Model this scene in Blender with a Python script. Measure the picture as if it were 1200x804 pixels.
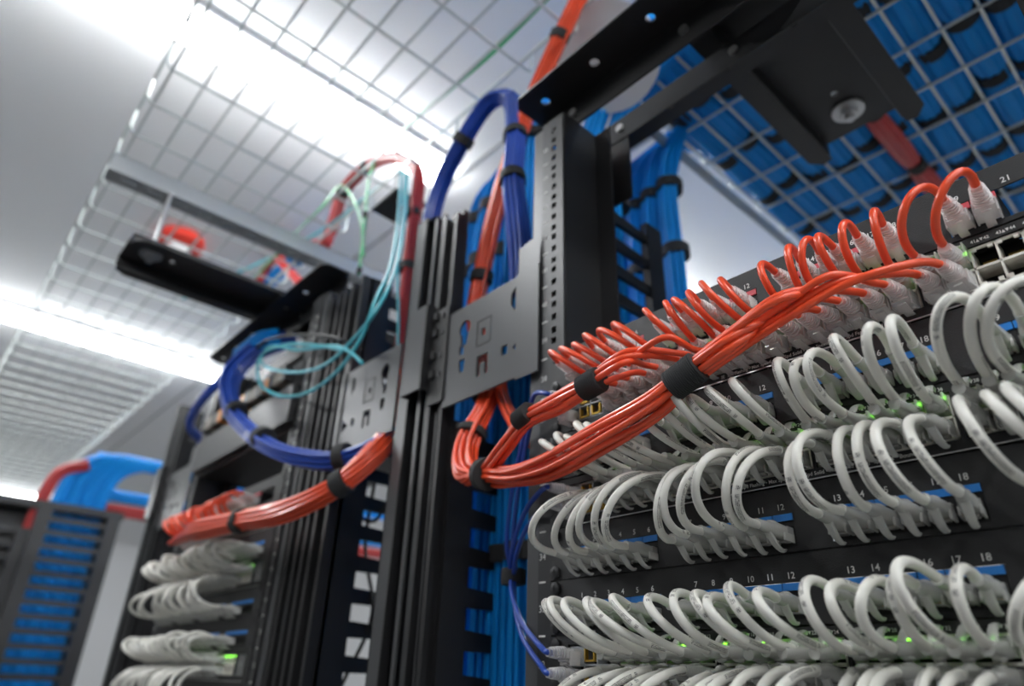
import bpy, math, random
from mathutils import Vector, Matrix
D = bpy.data
for o in list(D.objects): D.objects.remove(o)
SC = bpy.context.scene
COL = SC.collection
PI = math.pi
RNG = random.Random(11)

# ------------------------------------------------------------------ camera
CAM = Vector((0, -.4445, 1.5)); F = 786.509
RX = Vector((0.67113716, 0.74076489, 0.02902213))        # image right, in world axes
RD = Vector((-0.32112639, 0.32578142, -0.88923805))      # image down
RF = Vector((-0.6681712, 0.58748093, 0.45652317))        # view direction
cd = D.cameras.new('camera'); cam = D.objects.new('camera', cd); COL.objects.link(cam)
cd.sensor_width = 36; cd.lens = F / 1200 * 36; cd.clip_start = .01; cd.clip_end = 60
m = Matrix.Identity(4)
for i in range(3):
    m[i][0] = RX[i]; m[i][1] = -RD[i]; m[i][2] = -RF[i]; m[i][3] = CAM[i]
cam.matrix_world = m
cd.dof.use_dof = True; cd.dof.focus_distance = .475; cd.dof.aperture_fstop = 4.0
SC.camera = cam
def at(px, py, x=None, y=None, z=None):                  # the point of the place seen at a pixel, on a plane
    d = RX * (px - 600) + RD * (py - 402) + RF * F
    if x is not None: t = (x - CAM.x) / d.x
    elif y is not None: t = (y - CAM.y) / d.y
    else: t = (z - CAM.z) / d.z
    return CAM + d * t

# ------------------------------------------------------------------ light and exposure
SC.view_settings.view_transform = 'Standard'; SC.view_settings.look = 'None'
SC.view_settings.gamma = 1; SC.view_settings.use_curve_mapping = False
SC.view_settings.exposure = 1.42
w = D.worlds.new('world'); SC.world = w; w.use_nodes = True
w.node_tree.nodes['Background'].inputs[0].default_value = (.93, .96, 1, 1)
w.node_tree.nodes['Background'].inputs[1].default_value = .8
LAMP = 13.0
ORD = 'first second third fourth fifth sixth seventh eighth ninth tenth eleventh twelfth thirteenth fourteenth fifteenth sixteenth seventeenth eighteenth nineteenth twentieth'.split() + ['twenty first', 'twenty second', 'twenty third', 'twenty fourth', 'twenty fifth', 'twenty sixth', 'twenty seventh']
ONES = 'zero one two three four five six seven eight nine ten eleven twelve thirteen fourteen fifteen sixteen seventeen eighteen nineteen'.split()
def word(n): return ONES[n] if n < 20 else ('twenty', 'thirty', 'forty')[n // 10 - 2] + ('' if n % 10 == 0 else ' ' + ONES[n % 10])

# ------------------------------------------------------------------ materials
def mat(name, col, rough=.5, metal=0, trans=0, emit=0, ecol=None, bump=0, bscale=200, coat=0, var=0, alpha=1, spec=.5):
    mt = D.materials.new(name); mt.use_nodes = True; n = mt.node_tree.nodes; l = mt.node_tree.links
    b = n['Principled BSDF']
    b.inputs['Base Color'].default_value = (*col, 1); b.inputs['Roughness'].default_value = rough
    b.inputs['Metallic'].default_value = metal; b.inputs['Transmission Weight'].default_value = trans
    b.inputs['Coat Weight'].default_value = coat; b.inputs['Alpha'].default_value = alpha
    b.inputs['Specular IOR Level'].default_value = spec
    if emit:
        b.inputs['Emission Color'].default_value = (*(ecol or col), 1); b.inputs['Emission Strength'].default_value = emit
    if bump or var:
        tc = n.new('ShaderNodeTexCoord'); ns = n.new('ShaderNodeTexNoise'); ns.inputs['Scale'].default_value = bscale
        ns.inputs['Detail'].default_value = 3
        l.new(tc.outputs['Object'], ns.inputs['Vector'])
        if bump:
            bp = n.new('ShaderNodeBump'); bp.inputs['Strength'].default_value = bump; bp.inputs['Distance'].default_value = .001
            l.new(ns.outputs['Fac'], bp.inputs['Height']); l.new(bp.outputs['Normal'], b.inputs['Normal'])
        if var:
            r = n.new('ShaderNodeMapRange'); r.inputs['To Min'].default_value = rough - var; r.inputs['To Max'].default_value = rough + var
            l.new(ns.outputs['Fac'], r.inputs['Value']); l.new(r.outputs['Result'], b.inputs['Roughness'])
    return mt
M = dict(
    white_wall=mat('white_wall', (.80, .81, .82), .6, bump=.1, bscale=60),
    white_ceiling=mat('white_ceiling', (.88, .89, .90), .7, bump=.05, bscale=80),
    floor=mat('floor_tile', (.22, .22, .22), .35, var=.1, bscale=8),
    diffuser=mat('lamp_diffuser', (1, 1, 1), .5, emit=LAMP, ecol=(.97, .99, 1)),
    black=mat('black_powder_coat', (.012, .012, .013), .42, bump=.25, bscale=900),
    black2=mat('black_panel_paint', (.017, .017, .018), .5, bump=.3, bscale=1200),
    graphite=mat('graphite_paint', (.033, .034, .036), .38, bump=.15, bscale=700, metal=.2),
    satin=mat('satin_grey_paint', (.080, .082, .085), .35, metal=.3, bump=.1, bscale=500),
    galv=mat('galvanised_steel', (.42, .44, .45), .40, metal=.4, var=.1, bscale=40),
    wire=mat('zinc_wire', (.56, .61, .60), .35, metal=.4),
    steel=mat('bright_steel', (.6, .6, .6), .3, metal=1),
    darkvoid=mat('dark_plastic_and_recess', (.004, .004, .004), .6),
    red_cable=mat('orange_red_jacket', (.84, .085, .025), .30, coat=.25),
    dark_red_cable=mat('dark_red_jacket', (.45, .03, .03), .4),
    blue_cable=mat('bright_blue_jacket', (.001, .26, .72), .5, spec=.25),
    navy_cable=mat('royal_blue_jacket', (.015, .065, .38), .35, coat=.1),
    teal_cable=mat('aqua_jacket', (.05, .42, .50), .4),
    green_cable=mat('green_jacket', (.03, .42, .14), .4),
    black_cable=mat('black_jacket', (.012, .012, .012), .5),
    velcro=mat('black_velcro', (.030, .031, .032), .75, bump=.5, bscale=2500, spec=.35),
    boot=mat('frosted_clear_boot', (.68, .68, .65), .26, bump=.35, bscale=450, alpha=.72, coat=.2),
    clear=mat('clear_plastic_boot', (.97, .95, .94), .12, bump=.8, bscale=420, alpha=.42, coat=.8),
    clear_plug=mat('clear_plug_plastic', (.9, .9, .88), .15, alpha=.4, coat=.6),
    blue_tab=mat('blue_icon_tab', (.02, .22, .66), .45),
    red_tab=mat('red_icon_tab', (.55, .07, .09), .45),
    ink=mat('white_ink', (.75, .75, .72), .6),
    cream=mat('port_block_cream', (.80, .77, .70), .4),
    gold=mat('gold_contact', (.85, .55, .10), .3, metal=.8),
    yellow=mat('yellow_plastic', (.75, .55, .05), .4),
    led=mat('green_led', (.2, 1, .05), .4, emit=2.0, ecol=(.22, 1, .03)),
    red_plastic=mat('red_plastic', (.75, .05, .03), .4),
    white_plastic=mat('white_plastic', (.8, .8, .8), .4),
    orange=mat('orange_adapter', (.85, .30, .03), .4),
    beige=mat('beige_adapter', (.28, .26, .22), .5),
    door_grey=mat('door_grey', (.10, .10, .105), .5),
)
def cable_print():                                        # white jacket with rows of tiny black printing along it
    mt = mat('white_printed_jacket', (.74, .73, .675), .36, coat=.1); n = mt.node_tree.nodes; l = mt.node_tree.links
    b = n['Principled BSDF']
    uv = n.new('ShaderNodeUVMap'); sp = n.new('ShaderNodeSeparateXYZ'); l.new(uv.outputs[0], sp.inputs[0])
    oi = n.new('ShaderNodeObjectInfo')
    def mth(op, a, bb=None, c=None):
        k = n.new('ShaderNodeMath'); k.operation = op
        for i, v in enumerate((a, bb, c)):
            if v is None: continue
            if isinstance(v, (int, float)): k.inputs[i].default_value = v
            else: l.new(v, k.inputs[i])
        return k.outputs[0]
    u = mth('ADD', sp.outputs[0], mth('MULTIPLY', oi.outputs['Random'], .06))
    blk = mth('FRACT', mth('DIVIDE', u, .062))
    seg1 = mth('MULTIPLY', mth('GREATER_THAN', blk, .12), mth('LESS_THAN', blk, .46))
    seg2 = mth('MULTIPLY', mth('GREATER_THAN', blk, .50), mth('LESS_THAN', blk, .54))
    seg = mth('MAXIMUM', seg1, seg2)
    v = mth('FRACT', mth('ADD', mth('MULTIPLY', sp.outputs[1], 2), mth('MULTIPLY', oi.outputs['Random'], .8)))
    rows = mth('MAXIMUM', mth('MAXIMUM', mth('COMPARE', v, .25, .036), mth('COMPARE', v, .36, .036)), mth('COMPARE', v, .47, .036))
    ns = n.new('ShaderNodeTexWhiteNoise'); ns.noise_dimensions = '2D'
    cb = n.new('ShaderNodeCombineXYZ')
    l.new(mth('FLOOR', mth('MULTIPLY', u, 3600)), cb.inputs[0]); l.new(mth('FLOOR', mth('MULTIPLY', v, 45)), cb.inputs[1])
    l.new(cb.outputs[0], ns.inputs['Vector'])
    f = mth('MULTIPLY', mth('MULTIPLY', seg, rows), mth('GREATER_THAN', ns.outputs['Value'], .38))
    mx = n.new('ShaderNodeMix'); mx.data_type = 'RGBA'; mx.inputs[6].default_value = (.74, .73, .675, 1); mx.inputs[7].default_value = (.015, .015, .015, 1)
    l.new(f, mx.inputs[0]); l.new(mx.outputs[2], b.inputs['Base Color'])
    return mt
M['white_cable'] = cable_print()

# ------------------------------------------------------------------ helpers
def ob(name, data, parent=None, loc=None):
    o = D.objects.new(name, data); COL.objects.link(o)
    if parent is not None: o.parent = parent
    if loc is not None: o.location = loc
    return o
def tag(o, label, cat, group=None, kind=None):
    o['label'] = label; o['category'] = cat
    if group: o['group'] = group
    if kind: o['kind'] = kind
    return o
def empty(name, loc, label, cat, group=None):
    return tag(ob(name, None, None, loc), label, cat, group)
class MB:
    def __init__(s): s.v = []; s.f = []; s.mi = []; s.uv = None
    def add(s, vs, fs, mi=0):
        k = len(s.v); s.v += [tuple(v) for v in vs]; s.f += [tuple(i + k for i in f) for f in fs]; s.mi += [mi] * len(fs)
        return s
    def box(s, x0, x1, y0, y1, z0, z1, mi=0, b=0):
        if b:                                             # chamfered edges along every side
            return s.cbox(x0, x1, y0, y1, z0, z1, b, mi)
        v = [(x, y, z) for x in (x0, x1) for y in (y0, y1) for z in (z0, z1)]
        return s.add(v, [(0, 1, 3, 2), (4, 6, 7, 5), (0, 4, 5, 1), (2, 3, 7, 6), (0, 2, 6, 4), (1, 5, 7, 3)], mi)
    def cbox(s, x0, x1, y0, y1, z0, z1, b, mi=0):
        import bmesh
        bm = bmesh.new(); r = bmesh.ops.create_cube(bm, size=1)
        for v in bm.verts:
            v.co = Vector(((x0 + x1) / 2 + v.co.x * (x1 - x0), (y0 + y1) / 2 + v.co.y * (y1 - y0), (z0 + z1) / 2 + v.co.z * (z1 - z0)))
        bmesh.ops.bevel(bm, geom=bm.edges[:], offset=b, segments=2, affect='EDGES', profile=.5)
        bm.verts.index_update(); s.add([v.co for v in bm.verts], [[v.index for v in f.verts] for f in bm.faces], mi); bm.free(); return s
    def rings(s, rings, mi=0, cap=True, closed=False):
        k = len(s.v); n = len(rings[0])
        for r in rings: s.v += [tuple(p) for p in r]
        m_ = len(rings)
        for i in range(m_ if closed else m_ - 1):
            a = k + i * n; b = k + ((i + 1) % m_) * n
            for j in range(n):
                s.f.append((a + j, a + (j + 1) % n, b + (j + 1) % n, b + j)); s.mi.append(mi)
        if cap and not closed:
            s.f.append(tuple(k + j for j in reversed(range(n)))); s.mi.append(mi)
            s.f.append(tuple(k + (m_ - 1) * n + j for j in range(n))); s.mi.append(mi)
        return s
    def tube(s, pts, r, seg=8, mi=0, cap=True):
        pts = [Vector(p) for p in pts]; fr = frames(pts)
        rr = r if callable(r) else (lambda t: r)
        rs = []
        for i, (p, (t, a, b)) in enumerate(zip(pts, fr)):
            q = rr(i / (len(pts) - 1))
            rs.append([p + a * (math.cos(2 * PI * j / seg) * q) + b * (math.sin(2 * PI * j / seg) * q) for j in range(seg)])
        return s.rings(rs, mi, cap)
    def cyl(s, p, q, r, seg=16, mi=0): return s.tube([p, q], r, seg, mi)
    def build(s, name, mats, parent=None, loc=None, smooth=True, origin=None):
        me = D.meshes.new(name)
        o0 = Vector(origin) if origin is not None else Vector((0, 0, 0))
        me.from_pydata([tuple(Vector(v) - o0) for v in s.v], [], s.f); 
        for m_ in (mats if isinstance(mats, (list, tuple)) else [mats]): me.materials.append(m_)
        me.polygons.foreach_set('material_index', s.mi)
        import bmesh
        bm = bmesh.new(); bm.from_mesh(me); bmesh.ops.recalc_face_normals(bm, faces=bm.faces); bm.to_mesh(me); bm.free()
        if smooth:
            me.polygons.foreach_set('use_smooth', [True] * len(me.polygons)); me.set_sharp_from_angle(angle=math.radians(38))
        return ob(name, me, parent, loc)
def frames(pts):
    n = len(pts); T = []
    for i in range(n):
        t = pts[min(i + 1, n - 1)] - pts[max(i - 1, 0)]
        T.append(t.normalized() if t.length > 1e-9 else Vector((0, 0, 1)))
    a = Vector((0, 0, 1)) if abs(T[0].z) < .9 else Vector((0, 1, 0))
    a = (a - T[0] * a.dot(T[0])).normalized(); out = []
    for t in T:
        a = (a - t * a.dot(t)).normalized(); out.append((t, a, t.cross(a)))
    return out
def spline(P, per=8):                                     # centripetal Catmull-Rom
    P = [Vector(p) for p in P]
    P = [P[0] * 2 - P[1]] + P + [P[-1] * 2 - P[-2]]; out = []
    for i in range(1, len(P) - 2):
        p0, p1, p2, p3 = P[i - 1:i + 3]
        t0 = 0; t1 = t0 + max((p1 - p0).length, 1e-5) ** .5; t2 = t1 + max((p2 - p1).length, 1e-5) ** .5; t3 = t2 + max((p3 - p2).length, 1e-5) ** .5
        for k in range(per):
            t = t1 + (t2 - t1) * k / per
            A1 = p0 * ((t1 - t) / (t1 - t0)) + p1 * ((t - t0) / (t1 - t0)); A2 = p1 * ((t2 - t) / (t2 - t1)) + p2 * ((t - t1) / (t2 - t1)); A3 = p2 * ((t3 - t) / (t3 - t2)) + p3 * ((t - t2) / (t3 - t2))
            B1 = A1 * ((t2 - t) / (t2 - t0)) + A2 * ((t - t0) / (t2 - t0)); B2 = A2 * ((t3 - t) / (t3 - t1)) + A3 * ((t - t1) / (t3 - t1))
            out.append(B1 * ((t2 - t) / (t2 - t1)) + B2 * ((t - t1) / (t2 - t1)))
    out.append(P[-2]); return out
def cable_mesh(name, path, r, m_, parent=None, seg=10, origin=None):
    path = [Vector(p) for p in path]; mb = MB().tube(path, r, seg)
    o = mb.build(name, m_, parent, origin=origin)
    me = o.data; uvl = me.uv_layers.new(name='UVMap')
    L = [0]
    for i in range(1, len(path)): L.append(L[-1] + (path[i] - path[i - 1]).length)
    for p in me.polygons:
        vi = list(p.vertices)
        if len(vi) != 4: continue
        js = [v % seg for v in vi]; wrap = max(js) - min(js) > 1
        for li, v in zip(p.loop_indices, vi):
            j = v % seg
            if wrap and j == 0: j = seg
            uvl.data[li].uv = (L[v // seg], j / seg)
    return o
def rounded(p, w, h, n=12, e=3.0):                        # superellipse ring in the XZ plane about p
    out = []
    for j in range(n):
        a = 2 * PI * (j + .5) / n; c, s_ = math.cos(a), math.sin(a)
        out.append(Vector(p) + Vector((math.copysign(abs(c) ** (2 / e), c) * w / 2, 0, math.copysign(abs(s_) ** (2 / e), s_) * h / 2)))
    return out
def plate(name, polys, th, m_, parent=None, axis='y', off=0):
    """sheet with cut-outs: polys[0] the outline, the rest holes; coordinates (u, v) -> (x, z) for axis y, (y, z) for axis x, (x, y) for axis z"""
    c = D.curves.new(name, 'CURVE'); c.dimensions = '2D'; c.fill_mode = 'BOTH'; c.extrude = th / 2
    for poly in polys:
        sp = c.splines.new('POLY'); sp.points.add(len(poly) - 1); sp.use_cyclic_u = True
        for i, (u, v) in enumerate(poly): sp.points[i].co = (u, v, 0, 1)
    t = D.objects.new('t', c); COL.objects.link(t)
    me = D.meshes.new_from_object(t); D.objects.remove(t); D.curves.remove(c)
    for v in me.vertices:
        a, b, d = v.co
        v.co = (a, d + off, b) if axis == 'y' else ((d + off, a, b) if axis == 'x' else (a, b, d + off))
    me.name = name; me.materials.clear(); me.materials.append(m_)
    return ob(name, me, parent)
def rect(u0, u1, v0, v1): return [(u0, v0), (u1, v0), (u1, v1), (u0, v1)]
def circ(u, v, r, n=14): return [(u + r * math.cos(2 * PI * k / n), v + r * math.sin(2 * PI * k / n)) for k in range(n)]
def text_verts(s, size, cx, cz, y, align='CENTER', bold=0):
    c = D.curves.new('t', 'FONT'); c.body = s; c.size = size; c.align_x = align; c.align_y = 'CENTER'; c.offset = bold; c.resolution_u = 2
    t = D.objects.new('t', c); COL.objects.link(t); me = D.meshes.new_from_object(t)
    vs = [(cx + v.co.x, y, cz + v.co.y) for v in me.vertices]; fs = [tuple(p.vertices) for p in me.polygons]
    D.objects.remove(t); D.curves.remove(c); D.meshes.remove(me); return vs, fs
def copy_tree(o, dx, parent=None, label=None, group=None, prune=()):
    c = o.copy(); COL.objects.link(c); c.parent = parent
    if parent is None:
        c.location = o.location + Vector((dx, 0, 0))
        if label: c['label'] = label
        if group: c['group'] = group
        elif 'group' in c: del c['group']
    for ch in o.children:
        if ch.name.split('.')[0] in prune: continue
        copy_tree(ch, 0, c)
    return c

# ------------------------------------------------------------------ room
def structure(name, mb, m_):
    o = mb.build(name, m_, smooth=False); o['kind'] = 'structure'; return o
CEIL = 3.0
structure('floor', MB().box(-10, 4, -2.6, 3.2, -.1, 0), M['floor'])
structure('ceiling', MB().box(-10, 4, -2.6, 3.2, CEIL, CEIL + .1), M['white_ceiling'])
structure('wall_back', MB().box(-10, 4, 3.1, 3.2, 0, CEIL), M['white_wall'])
structure('wall_left', MB().box(-10.1, -10, -2.6, 3.2, 0, CEIL), M['white_wall'])
structure('wall_right', MB().box(4, 4.1, -2.6, 3.2, 0, CEIL), M['white_wall'])
structure('wall_front', MB().box(-10, 4, -2.7, -2.6, 0, CEIL), M['door_grey'])
sm = MB()
for yy in (.55,): sm.box(-10, 4, yy - .006, yy + .006, CEIL - .004, CEIL)
tr = sm.build('trim_1', M['galv'], smooth=False); tr['kind'] = 'structure'

def lamp(x, y0, y1, label):
    r = empty('ceiling_light', (x, (y0 + y1) / 2, CEIL), label, 'ceiling light', 'long ceiling lights')
    o = r.location
    MB().box(x - .07, x + .07, y0 - .01, y1 + .01, CEIL - .015, CEIL).build('housing', M['white_plastic'], r, origin=o, smooth=False)
    ring = lambda yy, k=1: [(x + .05 * k * math.cos(a) * 1.0, yy, CEIL - .015 - .05 * k * math.sin(a)) for a in [PI * j / 10 for j in range(11)]]
    MB().rings([ring(y0), ring(y1)]).build('diffuser', M['diffuser'], r, origin=o)
lamp(-1.44, -2.3, .49, 'glowing white strip light nearest above the mesh tray, running over the red and blue arches')
lamp(-3.60, -2.3, .56, 'glowing white strip light farther down the room, at the left edge of the frame')
lamp(.75, -2.3, .49, 'white strip light over the near equipment rack')
lamp(-1.44, 1.1, 2.9, 'white strip light behind the racks near the back wall')
lamp(.75, 1.1, 2.9, 'white strip light behind the near rack')
lamp(-3.60, 1.1, 2.9, 'white strip light far behind the left rack')
lamp(-7.75, -2.3, .52, 'faint far strip light glowing low at the left edge of the frame')
lamp(2.8, -2.3, .49, 'white strip light at the right end of the room')

# red beacon on the ceiling
p = at(213, 280, z=CEIL); r = empty('alarm_beacon', p, 'small red round alarm with white middle on ceiling above the left mesh tray', 'alarm')
MB().rings([[(p.x + q * math.cos(a), p.y + q * math.sin(a), z) for a in [2 * PI * j / 20 for j in range(20)]] for q, z in ((.085, CEIL), (.085, CEIL - .03), (.06, CEIL - .045))]).build('base', M['red_plastic'], r, origin=p)
MB().rings([[(p.x + q * math.cos(a), p.y + q * math.sin(a), z) for a in [2 * PI * j / 20 for j in range(20)]] for q, z in ((.045, CEIL - .045), (.04, CEIL - .07), (.015, CEIL - .085))]).build('lens', M['white_plastic'], r, origin=p)

# ------------------------------------------------------------------ racks
U = .04445
def base(k): return 1.5401 + U * (k - 1)                  # bottom of rack unit k of the equipment block
XP = lambda n: -.4041 + (n - 1) * .01454 + ((n - 1) // 6) * .0243          # patch panel port 1..24
XS = lambda c: -.368 + (c // 6) * .0893 + (c % 6) * .01397 + .0082         # switch column 0..23
ZT, ZB, ZPP = .0290, .0160, .0125
RACKTOP = 2.14

def make_rack(label):
    o = Vector((-.2, 0, 0)); r = empty('equipment_rack', o, label, 'rack', None)
    def fin(ob_): ob_.location = -o; return ob_
    for s in (0, 1):
        mx = (lambda x: x) if s == 0 else (lambda x: -.4 - x)
        # front face, two folds, with square holes up its inner half
        g = MB(); xa, xb = sorted((mx(-.459), mx(-.425))); hx = mx(-.4395)
        g.box(xa, hx - .0035, 0, .0025, 0, RACKTOP).box(hx + .0035, xb, 0, .0025, 0, RACKTOP)
        z = 1.12; last = 0
        while z < RACKTOP - .02:
            for dz in (.00635, .0222, .0381):
                zz = z + dz
                if zz < RACKTOP - .01: g.box(hx - .0035, hx + .0035, 0, .0025, last, zz - .0036); last = zz + .0036
            z += U
        g.box(hx - .0035, hx + .0035, 0, .0025, last, RACKTOP)
        f = g.build('post', M['graphite'], r, smooth=False); fin(f)
        b = MB()
        x0, x1 = sorted((mx(-.478), mx(-.459))); b.box(x0, x1, .004, .007, 0, RACKTOP, 1)
        b.box(*sorted((mx(-.4775), mx(-.4795))), .0075, .085, 0, RACKTOP, 0)
        b.box(*sorted((mx(-.4255), mx(-.4235))), .0025, .09, 0, RACKTOP)
        b.box(*sorted((mx(-.478), mx(-.4255))), .085, .088, 0, RACKTOP)
        b.box(*sorted((mx(-.4255), mx(-.40))), .060, .062, 0, RACKTOP)
        w_ = b.build('post_channel', [M['black'], M['satin']], f, smooth=False)
        t = MB()
        z = base(-2) ; n = 30
        while z < RACKTOP - .05:
            t.add(*text_verts(str(n), .0085, mx(-.4535), z + .022, -.0002)); t.box(mx(-.4535) - .004, mx(-.4535) + .004, -.0003, 0, z - .0006, z + .0008); n += 1; z += U
        t.build('unit_marks', M['ink'], f, smooth=False)
    # top angles along the row, front and back
    def angle(y0, y1, yw, ztop, zbot, x0, x1, nm='top_angle', ms=M['black']):
        hl = [circ(x, (y0 + y1) / 2, .006) for x in [x0 + .035 + i * .085 for i in range(int((x1 - x0) / .085))]]
        c = .012
        pl = plate(nm, [[(x0 + c, y0), (x1 - c, y0), (x1, y0 + c), (x1, y1), (x0, y1), (x0, y0 + c)]] + hl, .003, M['black'], r, 'z', ztop); fin(pl)
        b = MB().box(x0 + .004, x1 - .004, yw - .0015, yw + .0015, zbot, ztop)
        for i in range(3): b.cyl((x0 + .06 + i * .17, yw - .0015, (ztop + zbot) / 2), (x0 + .06 + i * .17, yw - .005, (ztop + zbot) / 2), .006, 12, 1)
        b.build('angle_web', [ms, M['steel']], pl, smooth=False)
    angle(-.026, .030, .030, 2.186, 2.142, -.492, .092)
    angle(.098, .15, .098, 2.186, 2.150, -.47, .07, ms=M['graphite'])  # rear web given paler paint to imitate the light on it
    for xa in (-.478, 0): fin(MB().box(xa, xa + .078, .098, .101, 2.05, 2.15).build('corner_gusset', M['black'], r, smooth=False))
    fin(MB().box(-.5, .1, -.15, .25, 0, .012).build('base_plate', M['black'], r, smooth=False))
    return r
rack = make_rack('near black open frame equipment rack holding panels with orange red and white cords')

def make_channel(label):                                  # inverted channel lying across the rack top, front to back
    o = Vector((-.205, .045, 2.225)); r = empty('channel_bracket', o, label, 'bracket', None)
    x0, x1, y0, y1 = -.256, -.154, -.30, .385; z = 2.226
    pl = plate('channel_web', [[(x0, y0), (x1, y0), (x1, y1), (x0, y1)], circ(-.205, y1 - .085, .005), circ(-.205, y0 + .085, .005)], .003, M['black'], r, 'z', z); pl.location = -o
    for x, xo in ((x0, -.284), (x1, -.126)):
        f = plate('side_flange', [rect(y0, y1, z - .022, z)], .003, M['black'], r, 'x', x); f.location = -o
        l_ = plate('outer_lip', [[(x, y0 + .002), (x, y1 + .008), ((x + xo) / 2, y1 + .012), (xo, y1 - .006), (xo, y0 + .022), ((x + xo) / 2, y0 + .004)]], .003, M['black'], r, 'z', z - .022); l_.location = -o
    for y in (y0 + .045, y1 - .045):
        b = MB(); b.rings([[(-.205 + q * math.cos(a), y + q * math.sin(a), zz) for a in [2 * PI * j / 20 for j in range(20)]] for q, zz in ((.021, z - .0015), (.021, z - .005), (.012, z - .005))])
        b.rings([[(-.205 + .012 * math.cos(a), y + .012 * math.sin(a), zz) for a in [2 * PI * j / 6 for j in range(6)]] for zz in (z - .005, z - .013)])
        b.cyl((-.205, y, z - .02), (-.205, y, z), .006)
        b.build('washer_bolt', M['steel'], r, origin=o)
        MB().cyl((-.205, y, z), (-.205, y, 2.372), .005, 10).build('threaded_rod', M['steel'], r, origin=o)
    return r
chan = make_channel('wide black channel bracket with washer bolt over the near rack at top right')
copy_tree(chan, -1.075, label='wide black channel bracket reaching forward over the far left rack')

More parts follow.
